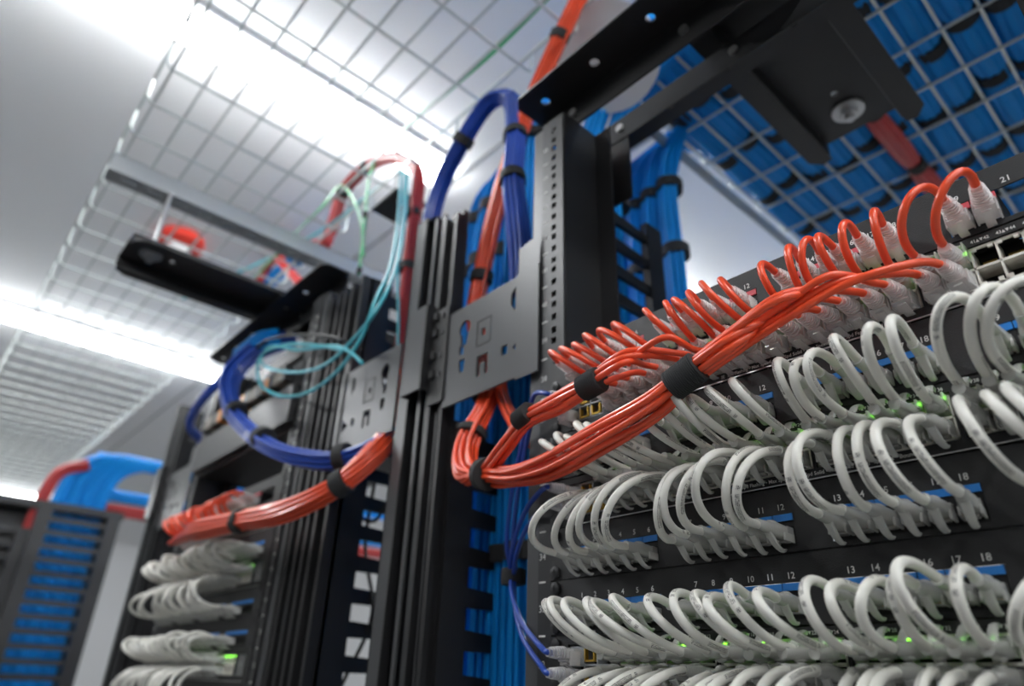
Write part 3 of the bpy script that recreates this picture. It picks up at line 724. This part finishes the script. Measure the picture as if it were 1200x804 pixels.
# royal blue management cords of the near rack
ks = 0
for k, pts in ((5, [[(655, 447), (640, 448), (627, 462), (620, 485), (612, 520), (603, 560), (597, 600), (594, 640), (600, 672)], [(664, 462), (648, 462), (632, 474), (622, 498), (615, 530), (608, 570), (603, 610), (601, 640), (605, 672)]]),
               (3, [[(675, 563), (655, 561), (638, 572), (620, 592), (607, 620), (599, 650), (597, 675)], [(679, 580), (660, 579), (645, 588), (625, 608), (612, 630), (604, 655), (602, 676)]]),
               (0, [[(668, 770), (650, 768), (633, 757), (612, 730), (601, 700), (598, 675)], [(672, 791), (652, 792), (634, 780), (614, 750), (604, 715), (602, 678)]])):
    for i, px in enumerate(pts):
        z = base(k) + (.0300 if i == 0 else .0150); x = -.413
        pos = Vector((x, -.001, z)); where = {5: 'upper', 3: 'middle', 0: 'lowest'}[k]
        root = empty('patch_cable', pos, 'royal blue patch cord in the %s left end jack of the %s switch' % ('upper' if i == 0 else 'lower', where), 'patch cord', 'royal blue cords of the near rack')
        dr = (0.0, 0, -.12); end(root, pos, 'clear', False, dr); v = axis(dr)
        P = [pos + v * .012, pos + v * .028]
        n_ = len(px)
        for j, q in enumerate(px[2:]):
            t = (j + 1) / (n_ - 2); P.append(A_(q[0], q[1], -.036 + (.036 + .045) * t))
        if k != 0:
            pass
        cable_mesh('cable', spline(P, 7), .0024, M['navy_cable'], root, 10, origin=root.location)
strap((A_(601, 676, .048), Vector((0, 0, 1))), .0125, .016, 'black velcro strap tying royal blue cords to the post, bottom centre', ribs=False)

# bright blue trunks standing behind the near manager trough
for i, (px0, yy, lab) in enumerate(((591, .10, 'first of three bright blue trunks behind the plate, nearest the columns'), (608, .095, 'middle of three bright blue trunks behind the grey plate'), (626, .105, 'third bright blue trunk behind the grey plate, closest to the near post'))):
    x = A_(px0, 600, yy).x
    rope('cable_bundle', [(x, yy, .9), (x + .001, yy, 1.3), (x, yy, 1.6), (x - .001, yy, 1.8), (x, yy + .004, 2.0), (x - .004, yy + .008, 2.15), (x - .01, yy + .02, 2.30), (x - .02, yy + .06, 2.42), (x - .0, yy + .16, 2.47)], 12, .0070, .0034, M['blue_cable'], lab, 'cable bundle', straps=(2.2, 6), seg=8, per=5, seed=i, sw=.02)
for i, (x, yy) in enumerate(((-.835, .17), (-.785, .16), (-.735, .17), (-.685, .16))):
    rope('cable_bundle', [(x, yy, .9), (x, yy, 1.4), (x, yy, 1.9), (x + .004, yy, 2.1), (x + .008, yy + .01, 2.25), (x + .02, yy + .03, 2.36), (x + .03, yy + .12, 2.44), (x + .04, yy + .25, 2.46)], 19, .0085, .0041, M['blue_cable'], 'bright blue vertical cable bundle behind the twin columns, %s from their far side' % ORD[i], 'cable bundle', 'blue bundles behind the twin columns', straps=(3.4, 4.3), seg=6, per=5, seed=i + 9, sw=.025)
for i, (x, yy) in enumerate(((-.522, .375), (-.562, .38), (-.602, .385), (-.642, .39), (-.685, .395))):
    rope('cable_bundle', [(x, yy, 1.2), (x, yy, 1.7), (x, yy, 2.1), (x, yy, 2.3), (x + .01, yy + .02, 2.40), (x * .5 - .24, yy + .05, 2.46), (x * .4 - .18, yy + .14, 2.475), (x * .4 - .16, yy + .5, 2.475)], 16, .0088, .0042, M['blue_cable'], 'bright blue bundle dropping behind the near rack, %s from the open side' % ORD[i], 'cable bundle', 'blue bundles behind the near rack', straps=(2.3, 3), seg=6, per=5, seed=i + 30, sw=.02)
for i, (x, yy) in enumerate(((-.565, .20), (-.535, .23))):
    rope('cable_bundle', [(x, yy, 1.5), (x, yy, 1.9), (x, yy, 2.15), (x + .01, yy, 2.28), (x + .05, yy + .01, 2.40), (x + .14, yy + .03, 2.46), (x + .35, yy + .04, 2.475)], 16, .0090, .0043, M['blue_cable'], ('bright blue bundle sweeping from behind the near post up into the right tray', 'second bright blue bundle sweeping up behind the near post, farther back')[i], 'cable bundle', None, straps=(2.3,), seg=6, per=5, seed=i + 50, sw=.025)
# royal blue arch and its drop
rope('cable_arch', [(-.79, .07, 1.95), A_(505, 262, .06), A_(518, 215, .06), A_(543, 165, .06), A_(575, 120, .07), A_(596, 116, .08), A_(604, 160, .05), A_(601, 210, .035), A_(606, 260, .03), A_(610, 300, .03), A_(612, 345, .03)], 16, .0068, .0032, M['navy_cable'], 'royal blue cable bundle arching over above the grey column tops', 'cable bundle', straps=(3, 6, 7), seg=7, sw=.016, twist=.03)
# red arch behind
rope('cable_arch', [(-1.55, .15, 2.45), A_(325, 300, .13), A_(345, 290, .12), A_(385, 285, .1), A_(390, 262, .1), A_(402, 225, .1), A_(430, 197, .1), A_(465, 187, .1), A_(488, 205, .1), A_(486, 240, .1), A_(481, 280, .1), A_(474, 350, .1), A_(470, 400, .1), A_(468, 470, .1)], 12, .0070, .0034, M['dark_red_cable'], 'dark red cable bundle arching beside the left mesh tray', 'cable bundle', straps=(5, 6, 9.3, 10.5), seg=7, sw=.016, twist=.03)
# orange red loop farther left, and bright blue by it
rope('cable_bundle', [A_(300, 340, .3), A_(315, 310, .3), A_(338, 296, .3), A_(362, 292, .3)], 6, .012, .006, M['dark_red_cable'], 'short dark red bundle seen above the far left bracket', 'cable bundle', seg=6)
rope('cable_bundle', [A_(302, 345, .34), A_(330, 320, .34), A_(352, 302, .34), A_(375, 300, .36), A_(400, 310, .38)], 14, .013, .0065, M['blue_cable'], 'bright blue bundle seen just above the far left bracket', 'cable bundle', straps=(2,), seg=6)

def single(name, pts, r, m_, label, cat='cable', group=None, seg=8):
    o = cable_mesh(name, spline(pts, 8), r, m_, None, seg, origin=pts[0]); o.location = pts[0]; return tag(o, label, cat, group)
# aqua fibre cords: slack loop hanging by the far left rack
y1 = -.04
L1 = [A_(478, 205, .08), A_(474, 260, .05), A_(462, 320, .0), A_(440, 365, y1), A_(412, 400, y1), A_(380, 428, y1), A_(335, 436, y1), A_(306, 422, y1), A_(312, 409, y1), A_(350, 410, y1), A_(395, 406, y1), A_(412, 414, y1), A_(424, 425, y1)]
L2 = [A_(470, 200, .08), A_(466, 260, .05), A_(455, 320, .0), A_(440, 352, y1), A_(425, 392, y1), A_(400, 430, y1), A_(365, 458, y1), A_(328, 464, y1), A_(303, 445, y1), A_(304, 420, y1), A_(330, 405, y1), A_(372, 405, y1), A_(402, 410, y1)]
single('fibre_cable', L1, .0028, M['teal_cable'], 'aqua fibre cord forming the upper, smaller slack loop by the far left rack')
single('fibre_cable', L2, .0028, M['teal_cable'], 'aqua fibre cord forming the lower, longer slack loop by the far left rack')
single('fibre_cable', [A_(455, 200, .10), A_(475, 205, .08), A_(472, 250, .07), A_(466, 300, .05), A_(467, 370, .05), A_(466, 420, .05)], .0026, M['teal_cable'], 'aqua fibre cord hanging straight down beside the dark red arch')
single('fibre_cable', [at(215, 350, z=2.44), at(320, 300, z=2.44), at(380, 268, z=2.44), A_(440, 222, .10), A_(473, 203, .08), A_(470, 240, .08)], .003, M['teal_cable'], 'pale aqua fibre cord crossing the left mesh tray toward the red arch')
# green earthing wires
single('earth_wire', [A_(421, 322, .06), A_(424, 290, .06), A_(428, 255, .06), A_(430, 225, .07), A_(437, 195, .09), A_(455, 170, .12), at(510, 120, z=2.43), at(580, 60, z=2.43), at(645, -5, z=2.43)], .0030, M['green_cable'], 'green earth wire running along the tray edge and down to the far rack top')
single('earth_wire', [A_(426, 300, .06), A_(424, 265, .06), A_(412, 230, .07), A_(398, 218, .09), at(375, 245, z=2.43), at(345, 275, z=2.43), at(300, 325, z=2.43)], .0028, M['green_cable'], 'green earth wire curving left from the far rack top under the tray')
for px, py, yy in ((421, 318, .06), (428, 252, .06)):
    p_ = A_(px, py, yy)
    o = MB().cyl(p_ - Vector((0, 0, .007)), p_ + Vector((0, 0, .007)), .0055, 12).build('wire_tie', M['velcro'], origin=p_); o.location = p_
    tag(o, 'small black tie on the green wire, %s' % ('at the top of the far rack post' if py > 300 else 'halfway up the hanging run'), 'cable tie')

# ------------------------------------------------------------------ trays
def make_tray(x0, x1, y0, y1, z, along, label, pitch_long=.0525, pitch_cross=.1035, wall=.055, ph=0.0):
    o = Vector(((x0 + x1) / 2, (y0 + y1) / 2, z)); r = empty('wire_basket_tray', o, label, 'cable tray', None)
    R = .0026; lw = MB(); cw = MB()
    if along == 'x':
        y = y0 + .012
        while y <= y1 - .005: lw.cyl((x0, y, z + R), (x1, y, z + R), R, 6); y += pitch_long
        for yy in (y0, y1):
            lw.cyl((x0, yy, z + wall), (x1, yy, z + wall), R * 1.2, 6)
        x = x0 + ph
        while x <= x1:
            cw.tube([(x, y0, z + wall + .004), (x, y0, z + .014), (x, y0 + .005, z + .004), (x, y0 + .014, z), (x, y1 - .014, z), (x, y1 - .005, z + .004), (x, y1, z + .014), (x, y1, z + wall + .004)], R, 6); x += pitch_cross
    else:
        x = x0 + .012
        while x <= x1 - .005: lw.cyl((x, y0, z + R), (x, y1, z + R), R, 6); x += pitch_long
        for xx in (x0, x1):
            lw.cyl((xx, y0, z + wall), (xx, y1, z + wall), R * 1.2, 6)
        y = y0 + ph
        while y <= y1:
            cw.tube([(x0, y, z + wall + .004), (x0, y, z + .014), (x0 + .005, y, z + .004), (x0 + .014, y, z), (x1 - .014, y, z), (x1 - .005, y, z + .004), (x1, y, z + .014), (x1, y, z + wall + .004)], R, 6); y += pitch_cross
    lw.build('long_wires', M['wire'], r, origin=o); cw.build('cross_wires', M['wire'], r, origin=o)
    return r
TZ = 2.415
make_tray(-8.6, .40, -.365, .095, TZ, 'x', 'galvanised wire basket tray over the rack row at upper left', ph=.045)
make_tray(-.525, .95, .17, 3.0, TZ + .02, 'y', 'galvanised wire basket tray full of bright blue cables at upper right', ph=.03)
# struts carrying the tray
def strut(x, label):
    o = Vector((x, .1, 2.39)); r = empty('strut_channel', o, label, 'strut', None)
    w_ = .021; ya, yb = -.37, .85
    hl = [[(x + .006 * sx, c + .014 * sy) for sx, sy in ((-1, -1), (1, -1), (1, 1), (-1, 1))] for c in [ya + .04 + i * .05 for i in range(int((yb - ya) / .05))]]
    s = plate('slotted_face', [rect(x - w_, x + w_, ya, yb)] + hl, .002, M['galv'], r, 'z', 2.371); s.location = -o
    MB().box(x + w_ - .002, x + w_, ya, yb, 2.371, 2.411).box(x - w_, x - w_ + .002, ya, yb, 2.371, 2.411).box(x - w_, x - .010, ya, yb, 2.409, 2.411).box(x + .010, x + w_, ya, yb, 2.409, 2.411).build('side_walls', M['galv'], r, origin=o, smooth=False)
strut(-1.30, 'slotted galvanised strut under the left mesh tray, above the far rack')
# tray drop-out lip and waterfall sheet
o = MB().box(-.66, -.526, .345, .349, 2.405, 2.435).box(-.530, -.526, .345, 1.2, 2.405, 2.435).build('tray_end_rail', M['galv'], smooth=False); tag(o, 'pale metal end rail of the blue cable tray behind the near rack', 'tray rail')
c = at(712, 68, z=2.40)
o = plate('waterfall_sheet', [circ(0, 0, .085, 32)], .004, M['white_plastic'], None, 'z', 0); o.location = (c.x, c.y, 2.40); o.rotation_euler = (math.radians(-35), math.radians(-10), 0); tag(o, 'rounded bare metal drop out sheet above the near rack top angle', 'metal sheet')
p_ = A_(463, 240, .12)
o = MB().cbox(p_.x - .05, p_.x + .05, p_.y - .03, p_.y + .05, p_.z - .004, p_.z, .001).cyl(p_ + Vector((.02, .0, -.004)), p_ + Vector((.02, .0, -.010)), .008, 8).build('mounting_plate', M['graphite'], origin=p_, smooth=False); o.location = p_; tag(o, 'small dark mounting plate under the mesh tray near the red arch', 'bracket')

# blue bundles lying along the right tray
def tray_bundle(x, z, y0, y1, m_, label, group, rad=.026, seed=0, pitch=.2, ph=0):
    rr = random.Random(seed); o = Vector((x, y0, z)); r = empty('cable_bundle', o, label, 'cable bundle', group)
    rs = []; N = int((y1 - y0) / .02); tie = []
    yt = y0 + ph
    while yt < y1: tie.append(yt); yt += pitch
    for i in range(N + 1):
        y = y0 + (y1 - y0) * i / N
        d = min(abs(y - t) for t in tie); f = .74 + .28 * min(1, d / (pitch * .30)) ** .5
        dxx = .004 * math.sin(y * 5 + seed); 
        rs.append([Vector((x + dxx + rad * f * (1 + .07 * math.cos(11 * a + y * 3)) * math.cos(a), y, z + rad * f * .85 * (1 + .07 * math.cos(11 * a + y * 3)) * math.sin(a))) for a in [2 * PI * j / 44 for j in range(44)]])
    MB().rings(rs).build('cables', m_, r, origin=o)
    q = rad * .86; T0 = None
    for t in tie:
        if T0 is None:
            T0 = MB().rings([[Vector(((q + e) * math.cos(a), sy, (q * .88 + e) * math.sin(a))) for a in [2 * PI * j / 20 for j in range(20)]] for sy, e in ((-.013, -.002), (-.013, .002), (.013, .002), (.013, -.002))]).build('tie', M['velcro'], r, Vector((x, t, z)) - o)
        else: c_ = T0.copy(); COL.objects.link(c_); c_.parent = r; c_.location = Vector((x, t, z)) - o
i = 0; x = -.495
while x < .90:
    for lay in (0, 1):
        tray_bundle(x + (.027 if lay else 0), TZ + .05 + lay * .042, .20, 2.95, M['blue_cable'], 'bright blue bundle in the right mesh tray, %s layer, %s from its open edge' % (('bottom', 'top')[lay], ORD[int(round((x + .495) / .0535))]), 'blue bundles in the right tray', seed=i, ph=.03 + (lay * .06 + .02 * math.sin(i * 2.3)) % .16, pitch=.16); i += 1
    x += .0535
tray_bundle(-.235, TZ + .018, .60, 1.02, M['dark_red_cable'], 'short dark red bundle crossing under the blue cables of the right tray', None, rad=.018, seed=77)

# ------------------------------------------------------------------ far left rack: same kit one bay further on
DX = -1.1
copy_tree(rack, DX, label='far black open frame equipment rack, left of the twin columns')
copy_tree(man, DX, label='tall twin column cable manager on the far side of the left rack', prune=('side_column', 'outer_plate', 'outer_fin_row'))
for k, lab in ((6, 'topmost patch panel of the far left rack'), (4, 'second patch panel down in the far left rack'), (2, 'third patch panel down in the far left rack'), (1, 'fourth patch panel down in the far left rack'), (-1, 'lowest patch panel of the far left rack')):
    copy_tree(panels[k], DX, label=lab, prune=('port_number', 'screw'))
for k, lab in ((5, 'uppermost switch of the far left rack, behind orange red cords'), (3, 'middle switch of the far left rack, with green light'), (0, 'lowest switch of the far left rack, with green light')):
    copy_tree(switches[k], DX, label=lab, prune=('printed_text', 'screw', 'management_jacks'))
rown = {4: ('upper row of white loops', 'highest white loops'), 2: ('second row of white loops', ''), 1: ('third row of white loops', ''), -1: ('bottom row of white loops', '')}
for (kp, n), c in white.items():
    copy_tree(c, DX, label='%s of the far left rack, %s cable from the columns' % (rown[kp][0], ORD[(24 if kp == 4 else 21) - n]), group='far left rack, ' + rown[kp][0], prune=('plug',))
for n, c in red.items():
    copy_tree(c, DX, label='orange red loop atop the far left rack, %s from the columns' % ORD[20 - n], group='orange red loops of the far left rack', prune=('plug',))
# orange red trunk of the far rack leading right to the columns
SL = [A_(228, 622, -.08), A_(283, 610, -.075), A_(340, 597, -.06), A_(400, 566, -.04), A_(438, 532, -.01), A_(462, 500, .03), A_(476, 455, .05), A_(490, 400, .06), A_(500, 330, .06)]
pl_ = bundle_paths(SL, 18, .0066, .05, loose=[1.0, .95, 1.05, .95, 1, 1, 1, 1, 1], seed=4)
for c in range(18):
    pos = Vector((XS(c) + DX, 0, base(5) + ZB))
    root = empty('patch_cable', pos, 'orange red cable in the far left rack trunk, %s plug from its far end' % ORD[c], 'patch cord', 'orange red trunk cords of the far left rack')
    dr = (0, 0, .2); end(root, pos, 'clear', False, dr); v = axis(dr)
    P = [pos + v * .015, pos + v * .027, pos + v * .045 + Vector((.01, 0, -.006))]
    tgt = [s for s in range(2) if pl_[c][s].x > P[-1].x + .01]
    k0 = tgt[0] if tgt else 2
    P += pl_[c][k0:]
    cable_mesh('cable', spline(P, 6), .0030, M['red_cable'], root, 8, origin=root.location)
strap((SL[1], SL[0] - SL[2]), .018, .014, 'black velcro strap on the left end of the far rack orange red trunk', ribs=False)
strap((SL[3], SL[2] - SL[4]), .018, .020, 'black velcro strap on the far rack orange red trunk before the columns', ribs=False)
# royal blue trunk swinging across the far rack
rope('cable_bundle', [A_(345, 395, .05), A_(300, 412, -.02), A_(272, 440, -.06), A_(272, 475, -.07), A_(293, 502, -.07), A_(320, 523, -.065), A_(360, 535, -.05), A_(402, 536, -.03), A_(440, 522, .0), A_(470, 500, .04), A_(480, 440, .06)], 14, .0074, .0035, M['navy_cable'], 'royal blue cable trunk swinging in a deep curve across the far left rack', 'cable bundle', straps=(3.3, 4.6, 7), seg=7, sw=.016, twist=.05, loose=[1.1, 1.2, 1.2, 1.0, 1.05, .95, 1, .95, 1, 1, 1])
rope('cable_bundle', [A_(285, 425, .02), A_(255, 450, -.02), A_(232, 475, -.03), A_(222, 500, -.02), A_(235, 515, .02)], 6, .0074, .0035, M['navy_cable'], 'small royal blue loop left of the deep royal blue curve', 'cable bundle', seg=7)
# fibre enclosure above the far patch panels
o = Vector((-1.3, 0, 1.96)); r = empty('fibre_enclosure', o, 'dark grey fibre enclosure high in the far left rack behind the aqua loops', 'enclosure')
MB().cbox(-1.54, -1.06, .0, .30, 1.885, 2.02, .003).build('housing', M['black2'], r, origin=o, smooth=False)
MB().box(-1.53, -1.07, -.012, .0, 1.895, 1.965).build('door', M['graphite'], r, origin=o, smooth=False)
for i in range(22):
    x = -1.50 + i * .019
    MB().cbox(x - .006, x + .006, -.022, .0, 1.978, 2.004, .001).build('adapter', M['orange'] if i % 6 == 5 else (M['beige'] if i % 3 else M['graphite']), r, origin=o, smooth=False)
single('fibre_cable', [A_(425, 410, .0), A_(400, 398, -.03), A_(350, 393, -.04), A_(315, 398, -.04), A_(300, 408, -.02)], .003, M['black_cable'], 'thin black cord arched above the aqua loops')
o_ = rope('cable_bundle', [A_(322, 400, .0), A_(300, 404, -.02), A_(280, 418, -.03)], 8, .012, .006, M['blue_cable'], 'short bright blue cable stub at the left of the aqua loops', 'cable bundle', seg=6)
# thin black cords hanging inside, between far rack and columns
for i, px in enumerate((([(415, 540), (405, 600), (392, 680), (385, 804)]), ([(440, 560), (428, 640), (436, 720), (400, 804)]), ([(398, 570), (415, 600), (440, 610), (452, 590)]))):
    single('hanging_cable', [A_(q[0], q[1], .10) for q in px], .0028, M['black_cable'], ('thin black cord hanging straight down left of the twin columns', 'thin black cord slanting down left of the twin columns', 'thin black cord sagging between far rack and columns')[i])

# ------------------------------------------------------------------ distant rack at far left
X = -3.25
o = Vector((X, .05, 0)); r = empty('distant_rack', o, 'distant black rack with bright blue cables behind fins at lower left', 'rack')
b = MB()
ya, yb = -.04, .19
for y in (ya - .02, yb): b.box(X - .05, X + .02, y, y + .05, 0, 2.10)
b.box(X - .12, X - .10, -.66, .24, 0, 2.08)
b.build('upright', M['black'], r, origin=o, smooth=False)
b = MB(); z = .5
while z < 2.09: b.box(X + .0, X + .012, ya, yb, z, z + .020); z += U * 1.15
b.build('fin_row', M['black'], r, origin=o, smooth=False)
b = MB()
for y in (-.62, -.42, -.24, -.10): b.box(X - .06, X - .01, y, y + .04, 0, 2.0)
z = .5
while z < 2.0: b.box(X - .05, X - .04, -.62, -.06, z, z + .024); z += U * 1.15
b.build('front_finger_row', M['black'], r, origin=o, smooth=False)
MB().box(X - .3, X + .01, -.66, .25, 2.08, 2.11).build('top_cap', M['black'], r, origin=o, smooth=False)
for i, y in enumerate((.005, .055, .105, .155)):
    rope('cable_bundle', [(X - .06, y, .5), (X - .06, y, 1.3), (X - .06, y, 2.0), (X - .05, y + .0, 2.16), (X - .04, y + .03, 2.27), (X - .02, y + .12, 2.33), (X - .02, y + .5, 2.33)], 12, .012, .006, M['blue_cable'], 'bright blue cable trunk in the distant rack at lower left, %s from its front edge' % ORD[i], 'cable bundle', 'blue trunks of the distant rack', seg=6, per=4, seed=i)
rope('cable_bundle', [(X - .03, -.07, 1.9), (X - .03, -.06, 2.12), (X - .02, -.03, 2.24), (X, .06, 2.29)], 8, .012, .006, M['dark_red_cable'], 'dark red cable bundle climbing the edge of the distant rack', 'cable bundle', seg=6, per=4)
for i, (zz, m_, lab) in enumerate(((2.34, M['blue_cable'], 'distant bright blue bundle running right from the far rack, topmost'), (2.19, M['blue_cable'], 'distant bright blue bundle running right from the far rack, lower'), (2.13, M['dark_red_cable'], 'distant dark red bundle under the blue ones'))):
    rope('cable_bundle', [(X - .1, .1, zz), (X - .1, .5, zz), (X - .1, 1.0, zz - .01), (X - .1, 1.6, zz)], 10, .013, .0065, m_, lab, 'cable bundle', seg=6, per=4, seed=i)
single('fibre_cable', [(X, -.7, 2.35), (X, -.5, 2.2), (X + .02, -.35, 2.05), (X + .02, -.3, 1.8)], .012, M['teal_cable'], 'blurred aqua cord at the far left edge')
